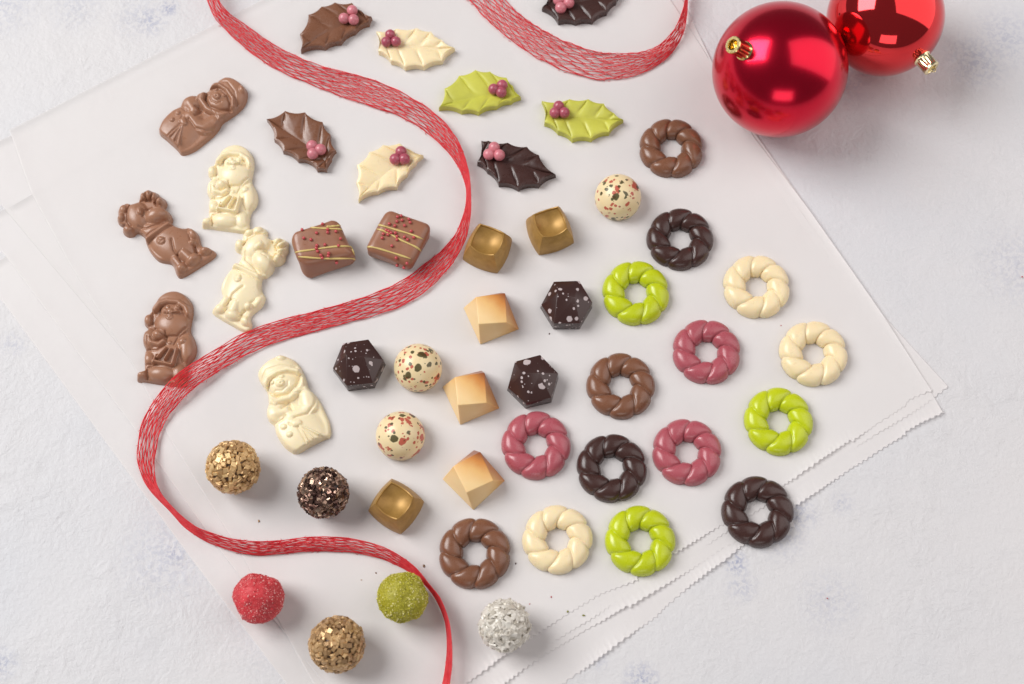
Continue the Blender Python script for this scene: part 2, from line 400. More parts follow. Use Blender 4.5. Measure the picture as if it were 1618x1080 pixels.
# ------------------------------------------------------------------ wreaths
def wreath_mesh():
    nt, nf = 256, 34
    R, a, b = 34.7, 19.1, 20.5
    vs = []; 
    for i in range(nt):
        th = 2 * math.pi * i / nt
        ring = []
        for j in range(nf):
            q = j / (nf - 1); ph = math.pi * q
            tw = 0.46 * (q * q * (3 - 2 * q))
            s = (th - math.radians(8)) / (math.pi / 4) - tw + 0.07 * math.sin(math.pi * q * 2)
            f = s % 1.0
            f = f ** 0.95                      # lobes lean on their neighbour
            g = math.sqrt(max(0, 1 - abs(2 * f - 1) ** 2.35))
            x_ = abs(2 * f - 1); m = 0.735 + 0.125 * max(0, 1 - x_ ** 5) ** .6 + 0.14 * math.sqrt(max(0, 1 - x_ * x_))
            cx = math.cos(ph); sz = math.sin(ph)
            rr = R + a * m * math.copysign(abs(cx) ** 0.85, cx) * (1.0 if cx > 0 else 0.93)
            z = b * m * (sz ** 0.8) if sz > 0 else 0
            ring.append((rr * math.cos(th), rr * math.sin(th), max(0, z)))
        vs += ring
    f = []
    for i in range(nt):
        k = (i + 1) % nt
        for j in range(nf - 1): f.append((i * nf + j, k * nf + j, k * nf + j + 1, i * nf + j + 1))
        f.append((i * nf, i * nf + nf - 1, k * nf + nf - 1, k * nf))
    return vs, f
wv, wf = wreath_mesh()
GW = 'braided ring chocolates scattered on the baking paper'
W0 = {}
WR = [('milk', 1061, 232, -9, 'milk chocolate braided ring nearest the red baubles'),
      ('dark', 1075, 376, 13, 'dark chocolate braided ring nearest the speckled ball at upper right'),
      ('lime', 1005, 461, 0, 'lime green braided ring beside the spattered dark hexagonal chocolate'),
      ('white', 1196, 451, -5, 'cream white braided ring, the highest of the white ones, near the paper edge'),
      ('ruby', 1117, 554, -11, 'ruby pink braided ring, the highest of the pink ones, below the upper white ring'),
      ('white', 1286, 557, 2, 'cream white braided ring furthest right, by the right corner of the paper'),
      ('milk', 981, 608, 16, 'milk chocolate braided ring in the middle, right of the hexagonal chocolates'),
      ('ruby', 847, 702, 10, 'ruby pink braided ring beside the caramel bonbons, leftmost of the pink ones'),
      ('dark', 967, 738, 3, 'dark chocolate braided ring lying between two pink rings'),
      ('ruby', 1086, 713, -15, 'ruby pink braided ring right of the dark ring that lies between two pink ones'),
      ('lime', 1231, 664, 11, 'lime green braided ring furthest right, near the toothed paper edge'),
      ('milk', 750, 873, -8, 'milk chocolate braided ring near the ribbon, lowest and furthest left ring'),
      ('white', 881, 851, 20, 'cream white braided ring in the bottom row between brown and green rings'),
      ('lime', 1012, 853, 18, 'lime green braided ring in the bottom row, right of a white ring'),
      ('dark', 1198, 807, 18, 'dark chocolate braided ring lying across the toothed edge of the paper')]
for k, (c, u, vv_, a, lab) in enumerate(WR):
    p = unproj(u, vv_ , BASE + 9)
    loc = (p[0], p[1], BASE); rz = math.radians(a)
    if c not in W0:
        o = mk('wreath_chocolate', wv, wf, M[c], loc, rz); W0[c] = o
    else:
        o = W0[c].copy(); link(o); o.location = [q * P for q in loc]; o.rotation_euler = (0, 0, rz)
    s = 1 + 0.012 * ((k * 7) % 3 - 1); o.scale = (s * (1 + .012 * math.sin(k * 2.3)), s * (1 - .012 * math.sin(k * 1.7)), 1 + .05 * math.sin(k * 3.1))
    tag(o, lab, 'chocolate', GW)

# ------------------------------------------------------------------ holly leaves
def arc_outline(sp, sag, n, centre):
    """concave scallops between the spines"""
    out = []; spine = []
    m = len(sp)
    for i in range(m):
        a = np.array(sp[i], float); b = np.array(sp[(i + 1) % m], float)
        mid = (a + b) / 2; L = np.linalg.norm(b - a); d = (b - a) / (L + 1e-9); nr = np.array([-d[1], d[0]])
        if np.dot(centre - mid, nr) < 0: nr = -nr
        k = max(6, int(n * 1.9 * L / 22))
        for j in range(k):
            t = j / k
            out.append(a + (b - a) * t + nr * sag * L * 4 * t * (1 - t)); spine.append(min(t, 1 - t) * L)
    return np.array(out), np.array(spine)
def leaf(crop, pts, tip, stem, berries, br, mat, bmat, label, H=14.5):
    x0, y0, s = crop
    g = lambda q, z: unproj(x0 + q[0] / s, y0 + q[1] / s, z)
    zt = BASE + H
    sp = [g(q, zt)[:2] for q in pts]
    A = g(tip, zt)[:2]; B = g(stem, zt)[:2]; ctr = (A + B) / 2
    out, sd = arc_outline(sp, 0.105, 9, np.mean(sp, axis=0))
    ax = B - A; L2 = ax @ ax
    bow = np.mean(sp, axis=0) - ctr
    t = np.clip(((out - A) @ ax) / L2, 0, 1)
    # veins run obliquely: attach each edge point to a spot on the midrib nearer to the stem
    ta = np.clip(t + 0.13 * np.sin(np.pi * t) + 0.02, 0.06, 0.96)
    axp = A + ta[:, None] * ax + bow * (4 * ta * (1 - ta))[:, None] * 0.7
    rings = [0, .02, .05, .09, .15, .22, .3, .4, .5, .6, .7, .8, .88, .95, 1.0]
    n = len(out); vs = []
    c3 = np.array([ctr[0], ctr[1]])
    # skirt: bottom ring, then the top rings
    o2 = out + (out - axp) / (np.linalg.norm(out - axp, axis=1)[:, None] + 1e-6) * 1.4
    for k in range(n): vs.append((o2[k][0], o2[k][1], 0))
    for k in range(n): vs.append((out[k][0] * .5 + o2[k][0] * .5, out[k][1] * .5 + o2[k][1] * .5, H * 0.72))
    for r in rings:
        q = out + (axp - out) * r
        for k in range(n):
            wid = np.linalg.norm(out[k] - axp[k])
            rim = 1.5 * (1 - math.exp(-(r * wid / 2.0) ** 2)) if r < .12 else 1.5
            dd = sd[k] * (1 - r)                       # sideways distance from the vein
            vein = 2.1 * math.exp(-(dd / 1.15) ** 2) * min(1, r * 4) * (1 - r) ** .3
            pil = 1.2 * min(1, dd / 6.0) * min(1, wid / 16) * math.sin(math.pi * min(1, r * 1.15 + .03)) ** 1.0
            trough = -3.0 * (1 - (1 - r) ** 1.5) * min(1, wid / 16)
            mid = -1.6 * math.exp(-((1 - r) * wid / 2.0) ** 2)
            z = H - 1.5 + rim + pil + trough - vein + mid
            vs.append((q[k][0], q[k][1], z))
    f = []
    R = len(rings) + 2
    for i in range(R - 1):
        for k in range(n):
            m = (k + 1) % n
            f.append((i * n + k, i * n + m, (i + 1) * n + m, (i + 1) * n + k))
    f.append(tuple(range(n))[::-1])
    c = np.array([ctr[0], ctr[1], 0]); vs = np.array(vs) - c
    root = empty('holly_leaf_chocolate', (c[0], c[1], BASE))
    mk('leaf_blade', vs, f, mat, (0, 0, 0), parent=root, sharp=38)
    bc = np.mean(berries, axis=0); br *= .97
    for q in berries:
        q = bc + (np.array(q) - bc) * .88
        p = g(q, zt + br * .75)
        bm = bmesh.new(); bmesh.ops.create_icosphere(bm, subdivisions=4, radius=br)
        from_bm('berry', bm, bmat, (p[0] - c[0], p[1] - c[1], H - 2.2 + br * .62), parent=root)
    tag(root, label, 'chocolate', 'holly leaf chocolates with three berries')
    return root
C8 = (440, 0, 5.393); C1 = (680, 90, 4.909); C7 = (720, 0, 4.045); C6 = (400, 150, 5.393)
leaf(C8, [(190, 418), (183, 285), (255, 120), (365, 50), (480, 15), (625, 18), (705, 85), (790, 135), (768, 185), (655, 255), (530, 345), (395, 388)],
     (190, 418), (770, 160), [(630, 72), (550, 148), (642, 160)], 9.5, M['milk'], M['berry_pink'], 'milk chocolate holly leaf above the white one near the top edge')
leaf(C8, [(830, 258), (1010, 238), (1180, 232), (1300, 262), (1395, 335), (1498, 400), (1390, 510), (1235, 560), (1075, 565), (955, 510), (850, 425)],
     (1498, 400), (835, 340), [(950, 278), (912, 348), (1005, 345)], 9, M['white'], M['berry'], 'cream white holly leaf near the top edge between brown and green leaves')
leaf(C1, [(68, 385), (110, 240), (222, 140), (348, 95), (462, 108), (590, 155), (640, 220), (698, 300), (630, 335), (515, 375), (375, 420), (245, 410)],
     (68, 385), (690, 295), [(560, 205), (485, 240), (552, 268)], 9.5, M['lime_leaf'], M['berry'], 'lime green holly leaf on the left, its berries on its right end')
leaf(C1, [(865, 335), (1080, 322), (1225, 322), (1345, 355), (1425, 430), (1495, 480), (1385, 575), (1245, 625), (1100, 630), (990, 570), (885, 500)],
     (1495, 480), (870, 415), [(995, 368), (962, 425), (1045, 425)], 9.5, M['lime_leaf'], M['berry'], 'lime green holly leaf on the right, its berries on its left end')
leaf(C1, [(395, 645), (450, 645), (600, 660), (750, 692), (840, 755), (970, 905), (838, 985), (680, 1010), (530, 975), (440, 870), (365, 810), (395, 720)],
     (970, 905), (385, 730), [(495, 688), (448, 748), (540, 755)], 9.8, M['dark'], M['berry_pink'], 'dark chocolate holly leaf above the gold bonbons')
leaf(C7, [(555, 40), (590, -10), (640, -60), (780, -110), (900, -120), (1000, -90), (1060, -50), (1025, 0), (965, 68), (870, 125), (765, 132), (655, 128)],
     (1060, -50), (560, 20), [(670, 45), (655, -12), (728, 8)], 10, M['dark'], M['berry_pink'], 'dark chocolate holly leaf cut off by the top edge, inside the ribbon loop')
leaf(C6, [(115, 200), (272, 130), (440, 142), (590, 225), (655, 330), (700, 465), (655, 540), (620, 625), (545, 622), (480, 560), (385, 545), (255, 470), (180, 370)],
     (115, 200), (625, 560), [(495, 420), (503, 495), (577, 455)], 9.8, M['milk'], M['berry_pink'], 'milk chocolate holly leaf beside the moulded figures, inside the ribbon curve')
leaf(C6, [(895, 885), (880, 740), (885, 590), (990, 480), (1105, 420), (1245, 405), (1335, 458), (1445, 505), (1385, 570), (1310, 665), (1220, 775), (1060, 815)],
     (895, 885), (1440, 505), [(1260, 468), (1203, 540), (1292, 538)], 9.8, M['white'], M['berry'], 'cream white holly leaf above the square pralines, tip pointing down')

# ------------------------------------------------------------------ gold bonbons
def cushion_mesh():
    H = 49; n = 24; layers = 22
    def per(h, bul, crn=0):
        pts = []
        cs = [(-h, -h), (h, -h), (h, h), (-h, h)]
        for i in range(4):
            a = np.array(cs[i], float); b = np.array(cs[(i + 1) % 4], float); d = (b - a) / (2 * h); nr = np.array([d[1], -d[0]])
            for j in range(n):
                t = j / n; pts.append(a + (b - a) * t + nr * bul * 4 * t * (1 - t))
        return pts
    vs = []; rows = []; DD = 17.0; RC = 2 * 21.5 ** 2
    for k in range(layers + 1):
        q = k / layers; z = H * q
        h = 30.0 + 1.0 * math.sin(math.pi * min(1, q * 1.4)) - 9.5 * q ** 1.45
        row = per(h, 4.2 * (1 - q * .25))
        rows.append([(p[0], p[1], q * (H - DD + DD * min(1.0, (p[0] ** 2 + p[1] ** 2) / RC))) for p in row])
    top = rows[-1]
    for q in (0.94, 0.905, 0.86, .78, .68, .58, .48, .38, .28, .18, .08):
        rows.append([(p[0] * q, p[1] * q, (H - DD + DD * (p[0] ** 2 + p[1] ** 2) / RC - .3) if q > .92 else H - DD - 1.6 + DD * (p[0] ** 2 + p[1] ** 2) * q * q / RC) for p in top])
    m = 4 * n
    for r in rows: vs += r
    f = []
    for i in range(len(rows) - 1):
        for k in range(m): f.append((i * m + k, i * m + (k + 1) % m, (i + 1) * m + (k + 1) % m, (i + 1) * m + k))
    f.append(tuple(range(m))[::-1]); f.append(tuple(range((len(rows) - 1) * m, len(rows) * m)))
    return vs, f
cv, cf = cushion_mesh()
g0 = None
for (u, v_, a, lab) in ((770, 389, -23, 'gold dusted bonbon with a dished top, touching the ribbon'), (869, 361, 20, 'gold dusted bonbon with a dished top, below the dark holly leaf'),
                        (625, 797, -35, 'gold dusted bonbon with a dished top, right of the bronze truffle')):
    p = unproj(u, v_, 20)
    o = mk('gold_bonbon', cv, cf, M['gold'], (p[0], p[1], BASE), math.radians(a), sharp=19) if g0 is None else link(g0.copy())
    g0 = g0 or o
    o.location = (p[0] * P, p[1] * P, BASE * P); o.rotation_euler = (0, 0, math.radians(a))
    tag(o, lab, 'chocolate', 'gold dusted dished bonbons')

# ------------------------------------------------------------------ caramel bonbons
def poly(name, v, f, mat, bev, seg=3, loc=(0, 0, 0), rz=0, parent=None):
    bm = bmesh.new(); bv = [bm.verts.new(q) for q in v]
    for q in f: bm.faces.new([bv[i] for i in q])
    bmesh.ops.recalc_face_normals(bm, faces=bm.faces)
    bmesh.ops.bevel(bm, geom=bm.edges[:], offset=bev, segments=seg, profile=0.5, affect='EDGES')
    return from_bm(name, bm, mat, loc, rz, parent, smooth=True, sharp=25)
HC = 40
cc = lambda q, z: unproj(720 + q[0] / 6.742, 410 + q[1] / 6.742, z)
bp = [cc((80, 512), BASE), cc((262, 908), BASE), cc((678, 742), BASE)]; bp.append(bp[0] + bp[2] - bp[1])
tp_ = [cc(q, BASE + HC) for q in ((215, 395), (242, 685), (545, 668), (528, 356))]
c = (bp[0] + bp[2]) / 2; c[2] = 0
cvx = [tuple(q - c - np.array([0, 0, BASE])) for q in bp + tp_]
cfx = [(3, 2, 1, 0), (4, 5, 6, 7), (0, 1, 5, 4), (1, 2, 6, 5), (2, 3, 7, 6), (3, 0, 4, 7)]
b0 = poly('caramel_bonbon', cvx, cfx, M['caramel'], 1.3, loc=(c[0], c[1], BASE))
tag(b0, 'caramel bonbon with orange sprayed corner, topmost of the three, below the gold ones', 'chocolate', 'angular caramel coloured bonbons')
p0x, p0y = proj(c[0], c[1], BASE)
for (u, v_, a, lab) in ((p0x - 32.0, p0y + 125.0, 1, 'caramel bonbon with orange sprayed corner, beside the lowest hexagonal chocolate'), (748.5, 758, 21, 'caramel bonbon turned on its point, lowest of the three, left of a pink ring')):
    p = unproj(u, v_, BASE); o = link(b0.copy()); o.location = (p[0] * P, p[1] * P, BASE * P); o.rotation_euler = (0, 0, math.radians(a))
    tag(o, lab, 'chocolate', 'angular caramel coloured bonbons')

# ------------------------------------------------------------------ hexagonal dark chocolates
R = 41.5; gv = []
for k in range(6): gv.append((R * math.cos(k * math.pi / 3), R * math.sin(k * math.pi / 3), 0))
for k in range(6): gv.append((R * .965 * math.cos(k * math.pi / 3), R * .965 * math.sin(k * math.pi / 3), (27, 31, 27, 15, 27, 25)[k]))
gv.append((-15, 9, 41)); gv.append((12, 4, 37))
gf = [tuple(range(6))[::-1]] + [(k, (k + 1) % 6, 6 + (k + 1) % 6, 6 + k) for k in range(6)]
gf += [(6, 7, 13), (7, 8, 12, 13), (8, 9, 12), (9, 10, 12), (10, 11, 13, 12), (11, 6, 13)]
gem0 = None
for (u, v_, a, lab) in ((895, 483, 0, 'spattered dark hexagonal chocolate nearest the lime green ring'), (567, 578, 7, 'spattered dark hexagonal chocolate furthest left, beside a speckled ball'),
                        (842, 604, 14, 'spattered dark hexagonal chocolate right of the middle caramel bonbon')):
    p = unproj(u, v_, 12)
    if gem0 is None:
        tri = []
        for q in gf:
            if len(q) == 4 and max(q) > 11: tri += [(q[0], q[1], q[2]), (q[0], q[2], q[3])]
            else: tri.append(q)
        o = gem0 = poly('hexagonal_chocolate', gv, tri, M['gem'], 0.5, 2)
    else: o = link(gem0.copy())
    o.location = (p[0] * P, p[1] * P, BASE * P); o.rotation_euler = (0, 0, math.radians(a))
    tag(o, lab, 'chocolate', 'dark hexagonal chocolates with pale spatter')

# ------------------------------------------------------------------ speckled domes
prof = [(0, 0), (33, 0), (35.5, 1.2), (37.0, 5), (37.6, 12)] + [(37.6 * math.cos(a), 14 + 37.0 * math.sin(a)) for a in np.linspace(0.06, math.pi / 2, 22)]
def lathe(prof, n=64):
    vs = []; f = []
    for (r, z) in prof:
        for k in range(n): vs.append((max(r, 1e-3) * math.cos(2 * math.pi * k / n), max(r, 1e-3) * math.sin(2 * math.pi * k / n), z))
    for i in range(len(prof) - 1):
        for k in range(n): f.append((i * n + k, i * n + (k + 1) % n, (i + 1) * n + (k + 1) % n, (i + 1) * n + k))
    return vs, f
dv, df = lathe(prof); d0 = None
for (u, v_, a, lab) in ((977, 308, 10, 'round speckled white chocolate beside a milk chocolate ring at upper right'), (660, 578, 120, 'round speckled white chocolate right of a dark hexagonal one'),
                        (632, 686, 260, 'round speckled white chocolate lowest of the three, above a gold bonbon')):
    p = unproj(u, v_, BASE + 22)
    o = mk('speckled_ball_chocolate', dv, df, M['dome']) if d0 is None else link(d0.copy()); d0 = d0 or o
    o.location = (p[0] * P, p[1] * P, BASE * P); o.rotation_euler = (0, 0, math.radians(a))
    tag(o, lab, 'chocolate', 'round speckled white chocolates')

# ------------------------------------------------------------------ square pralines
def praline(top, bot, H, sprinkles, lines, label):
    s = 6.22; g = lambda q, z: unproj(440 + q[0] / s, 300 + q[1] / s, z)
    T = [g(q, BASE + H) for q in top]; B = [g(q, BASE) for q in bot]
    c = np.mean(B, axis=0); c[2] = BASE
    root = empty('square_praline', (c[0], c[1], BASE))
    v = [tuple(q - c) for q in B + T]
    bm = bmesh.new(); bv = [bm.verts.new(q) for q in v]
    for q in ((3, 2, 1, 0), (4, 5, 6, 7), (0, 1, 5, 4), (1, 2, 6, 5), (2, 3, 7, 6), (3, 0, 4, 7)): bm.faces.new([bv[i] for i in q])
    bmesh.ops.recalc_face_normals(bm, faces=bm.faces)
    bmesh.ops.bevel(bm, geom=bm.edges[:], offset=12, segments=7, profile=0.5, affect='EDGES')
    bmesh.ops.triangulate(bm, faces=[f for f in bm.faces if len(f.verts) > 4])
    bmesh.ops.subdivide_edges(bm, edges=[e for e in bm.edges if e.calc_length() > 15], cuts=6, use_grid_fill=True)
    for x in bm.verts:
        k = x.co; x.co = k + Vector((math.sin(k.y / 13 + k.z / 9), math.cos(k.x / 15 + k.z / 11), .6 * math.sin(k.x / 17 + k.y / 12))) * 0.7
    tree = BVHTree.FromBMesh(bm)
    from_bm('chocolate_shell', bm, M['shell'], parent=root)
    camp = Vector((0, -F * st, F * ct)) - Vector(c)
    def hit(q):
        d = Vector(g(q, 0)) - Vector(c) - camp; h = tree.ray_cast(camp, d.normalized())
        return (h[0], h[1]) if h[0] is not None else None
    for q in sprinkles:
        h = hit(q)
        if h is None: continue
        bm = bmesh.new(); bmesh.ops.create_icosphere(bm, subdivisions=3, radius=2.55)
        k = h[0] + h[1] * 2.0; from_bm('sprinkle', bm, M['pearl'], tuple(k), parent=root)
    for ln in lines:
        pts = []
        for q in smoothpath(ln, 46):
            h = hit(q)
            if h: pts.append(np.array(h[0] + h[1] * 0.35))
        if len(pts) < 4: continue
        vs, f = tube(np.array(pts), lambda t: 1.55 * min(1, .45 + 6 * min(t, 1 - t)) * (1 + .18 * math.sin(t * 17)), 7)
        mk('icing_line', vs, f, M['drizzle'], parent=root)
    tag(root, label, 'praline', 'square milk chocolate pralines with icing lines')
def tube(pts, rad, n=6, close=True):
    m = len(pts); T = np.gradient(pts, axis=0); T /= np.linalg.norm(T, axis=1)[:, None] + 1e-9
    vs = []; up = np.array([0, 0, 1.0])
    for i in range(m):
        a = np.cross(T[i], up); 
        if np.linalg.norm(a) < 1e-3: a = np.array([1.0, 0, 0])
        a /= np.linalg.norm(a); b = np.cross(a, T[i]); r = rad(i / (m - 1)) if callable(rad) else rad
        for k in range(n):
            th = 2 * math.pi * k / n; vs.append(tuple(pts[i] + r * (a * math.cos(th) + b * math.sin(th))))
    f = [(i * n + k, i * n + (k + 1) % n, (i + 1) * n + (k + 1) % n, (i + 1) * n + k) for i in range(m - 1) for k in range(n)]
    f += [tuple(range(n))[::-1], tuple(range((m - 1) * n, m * n))]
    return vs, f
praline([(95, 405), (170, 690), (750, 640), (560, 245)], [(190, 640), (280, 925), (790, 720), (640, 420)], 44,
        [(435, 340), (370, 335), (235, 398), (130, 432), (125, 468), (250, 475), (320, 490), (375, 425), (485, 390), (485, 420), (565, 410), (610, 482), (378, 548), (373, 576), (385, 605), (458, 540),
         (592, 550), (495, 620), (490, 645), (418, 638), (430, 662), (570, 705)],
        [[(262, 364), (420, 376), (600, 386), (668, 412)], [(470, 360), (560, 354), (640, 345)], [(152, 640), (168, 612), (350, 584), (560, 556), (700, 556), (722, 585), (745, 640)], [(195, 655), (450, 672), (700, 670), (745, 680), (772, 705)]],
        'square milk chocolate praline with red pearls, left one of the pair')
praline([(1062, 155), (838, 590), (1310, 735), (1530, 330)], [(1080, 290), (850, 640), (1300, 825), (1500, 440)], 40,
        [(1170, 268), (1205, 260), (1215, 300), (1165, 312), (1280, 292), (1295, 322), (1090, 335), (1145, 355), (1240, 352), (1305, 408), (1062, 398), (1085, 408), (1107, 425), (1075, 442), (1030, 435), (1020, 475),
         (1150, 425), (1165, 460), (1165, 490), (1238, 465), (1270, 490), (1330, 470), (1115, 552), (1160, 665), (1265, 715), (1170, 730), (1235, 752)],
        [[(950, 345), (1010, 348), (1150, 390), (1300, 435), (1420, 482)], [(925, 372), (1050, 408), (1200, 490), (1350, 560), (1418, 618)], [(850, 562), (930, 562), (1100, 610), (1300, 675)], [(1310, 238), (1400, 258), (1500, 312)]],
        'square milk chocolate praline with a cluster of red pearls, right one against the ribbon')

# ------------------------------------------------------------------ moulded relief figures
def seg_d(X, Y, pts):
    best = np.full(X.shape, 1e9)
    for (a, b) in zip(pts[:-1], pts[1:]):
        ax, ay = a[:2]; bx, by = b[:2]; dx, dy = bx - ax, by - ay; L = dx * dx + dy * dy + 1e-9
        t = np.clip(((X - ax) * dx + (Y - ay) * dy) / L, 0, 1)
        best = np.minimum(best, np.hypot(X - ax - t * dx, Y - ay - t * dy))
    return best
def poly_sdf(X, Y, pts):
    d = seg_d(X, Y, list(pts) + [pts[0]]); ins = np.zeros(X.shape, bool); n = len(pts)
    for i in range(n):
        x1, y1 = pts[i]; x2, y2 = pts[(i + 1) % n]
        c = ((y1 > Y) != (y2 > Y)); xi = (x2 - x1) * (Y - y1) / (y2 - y1 + 1e-12) + x1
        ins ^= c & (X < xi)
    return np.where(ins, -d, d)
def smax(a, b, k):
    h = np.clip(0.5 + 0.5 * (a - b) / k, 0, 1); return b * (1 - h) + a * h + k * h * (1 - h)
def relief(crop, outline, prims, T=9.0):
    x0, y0, s = crop; zm = BASE + 6
    pts = smoothpath(outline + [outline[0]], len(outline) * 6)[:-1]
    wp = np.array([unproj(x0 + a / s, y0 + b / s, zm)[:2] for a, b in pts])
    lo = wp.min(0) - 4; hi = wp.max(0) + 4; st_ = 0.65
    nx = int((hi[0] - lo[0]) / st_); ny = int((hi[1] - lo[1]) / st_)
    gx, gy = np.meshgrid(lo[0] + st_ * np.arange(nx), lo[1] + st_ * np.arange(ny))
    U, V = proj(gx, gy, zm); X = (U - x0) * s; Y = (V - y0) * s
    sd = poly_sdf(X, Y, pts) / s                       # px units
    h = np.full(X.shape, T)
    for pr in prims:
        k = pr[0]
        if k == 'E':
            _, cx, cy, rx, ry, rot, top, kk = pr; a = math.radians(rot)
            dx = (X - cx) * math.cos(a) - (Y - cy) * math.sin(a); dy = (X - cx) * math.sin(a) + (Y - cy) * math.cos(a)
            q = (dx / rx) ** 2 + (dy / ry) ** 2
            d = np.sqrt(np.clip(1 - q, 0, 1)) * (top) + np.where(q > 1, -(np.sqrt(q) - 1) * min(rx, ry) / s * 2.0, 0)
            d = d + (T * 0.45)
            h = smax(h, d, kk)
        elif k == 'C':
            _, line, r, top, kk = pr
            d0_ = seg_d(X, Y, line) / r
            d = np.sqrt(np.clip(1 - d0_ ** 2, 0, 1)) * top - np.where(d0_ > 1, (d0_ - 1) * r / s * 2.0, 0) + T * 0.6
            h = smax(h, d, kk)
        elif k == 'A':                                  # small raised bead
            _, line, r, up = pr
            q = seg_d(X, Y, line) / r; h = h + up * np.sqrt(np.clip(1 - q * q, 0, 1))
        elif k == 'G':
            _, line, w_, dep = pr
            h = h - dep * np.exp(-(seg_d(X, Y, line) / (w_ * .78)) ** 2)
    # edge of the moulding: steep wall with a rounded shoulder, sinking just under the paper
    e = np.clip(-sd / 5.0, 0, 1); shoulder = np.sqrt(1 - (1 - e) ** 2)
    z = np.where(sd < 0, np.minimum(h, 3.5 + (h - 3.5) * shoulder) * np.clip(-sd / 1.1, 0, 1) ** .5, 0) - np.clip(sd, 0, 1.5) * .8
    for _ in range(2):
        z[1:-1, 1:-1] = (z[1:-1, 1:-1] * 4 + z[:-2, 1:-1] + z[2:, 1:-1] + z[1:-1, :-2] + z[1:-1, 2:]) / 8
    c = np.array([(lo[0] + hi[0]) / 2, (lo[1] + hi[1]) / 2])
    keep = sd < 1.2
    vs = np.dstack([gx - c[0], gy - c[1], z]).reshape(-1, 3)
    idx = np.arange(nx * ny).reshape(ny, nx)
    q = keep[:-1, :-1] & keep[1:, :-1] & keep[1:, 1:] & keep[:-1, 1:]
    f = np.stack([idx[:-1, :-1], idx[:-1, 1:], idx[1:, 1:], idx[1:, :-1]], -1)[q]
    used = np.unique(f); mp = -np.ones(nx * ny, int); mp[used] = np.arange(len(used))
    return vs[used], mp[f], c
def figure(name, data, mat, label, group, pos=None, rz=0, scale=1, src=None):
    if src is None:
        vs, f, c = data; o = mk(name, vs, f, mat, (c[0], c[1], BASE))
    else:
        o = link(src.copy()); o.data = src.data.copy(); o.data.materials[0] = mat
    if pos is not None:
        p = unproj(pos[0], pos[1], BASE + 6); o.location = (p[0] * P, p[1] * P, BASE * P)
    o.rotation_euler = (0, 0, math.radians(rz)); o.scale = (scale, scale, 1)
    tag(o, label, 'chocolate', group); return o

snow = relief((160, 90, 4.909),
    [(445, 565), (478, 495), (550, 420), (608, 385), (640, 335), (700, 302), (760, 295), (825, 268), (870, 225), (915, 180), (970, 155), (1040, 175), (1108, 228), (1130, 285), (1112, 360), (1060, 420), (1000, 465), (940, 505), (905, 560), (860, 610), (800, 660), (720, 720), (630, 752), (590, 715), (520, 650), (460, 600)],
    [('E', 610, 560, 215, 165, 42, 15, 3), ('E', 1015, 270, 130, 110, -45, 14, 3), ('E', 700, 365, 85, 70, 0, 13, 2), ('C', [(690, 370), (725, 425)], 42, 12, 2),
     ('C', [(880, 520), (800, 560), (750, 540), (695, 475)], 62, 13, 2), ('E', 920, 345, 112, 112, 0, 16, 1.5),
     ('C', [(845, 240), (920, 238), (985, 280), (1030, 345), (1030, 405)], 26, 15, 1), ('C', [(795, 300), (780, 350), (830, 420), (915, 462), (985, 465)], 30, 13, 1), ('C', [(905, 465), (925, 500)], 32, 12, 1),
     ('C', [(775, 305), (755, 345)], 22, 12, 1),
     ('E', 1098, 268, 40, 45, 0, 15, 1), ('G', [(820, 290), (815, 340), (850, 400), (930, 430), (1010, 425)], 9, 3), ('G', [(862, 262), (930, 268), (985, 320), (1012, 400)], 8, 2.5),
     ('G', [(905, 200), (985, 210), (1045, 290), (1060, 380)], 8, 1.2), ('G', [(870, 440), (885, 475)], 6, 1.5), ('G', [(905, 455), (915, 490)], 5, 1.2),
     ('A', [(900, 278), (901, 278)], 15, 3), ('A', [(962, 325), (963, 325)], 15, 3), ('A', [(905, 330), (912, 335)], 26, 5), ('G', [(850, 320), (862, 360), (910, 385), (940, 375)], 7, 1.6), ('G', [(908, 338), (909, 340)], 7, 3),
     ('A', [(605, 455), (606, 455)], 20, 3.5), ('A', [(560, 510), (561, 510)], 20, 3.5), ('A', [(648, 520), (655, 535)], 28, 4),
     ('G', [(610, 385), (660, 430), (690, 440)], 9, 3), ('G', [(690, 500), (740, 570), (820, 590), (880, 580)], 10, 3), ('G', [(740, 400), (790, 420), (740, 470)], 12, 3.5), ('G', [(640, 480), (630, 500)], 8, 2),
     ('G', [(640, 555), (600, 730)], 9, 1.8), ('G', [(625, 545), (530, 630)], 9, 1.8),
     ('C', [(640, 550), (540, 640)], 12, 15, .6), ('C', [(640, 550), (572, 665)], 11, 15, .6), ('C', [(645, 550), (612, 690)], 14, 15, .6)], 10)
GS = 'moulded snowman chocolates'
sn = figure('snowman_chocolate', snow, M['milk_relief'], 'milk chocolate snowman with hat and broom lying on its side at upper left', GS)
figure('snowman_chocolate', None, M['ivory'], 'ivory white chocolate snowman with hat and broom below the ribbon', GS, (463, 640), 72, 1.0, sn)

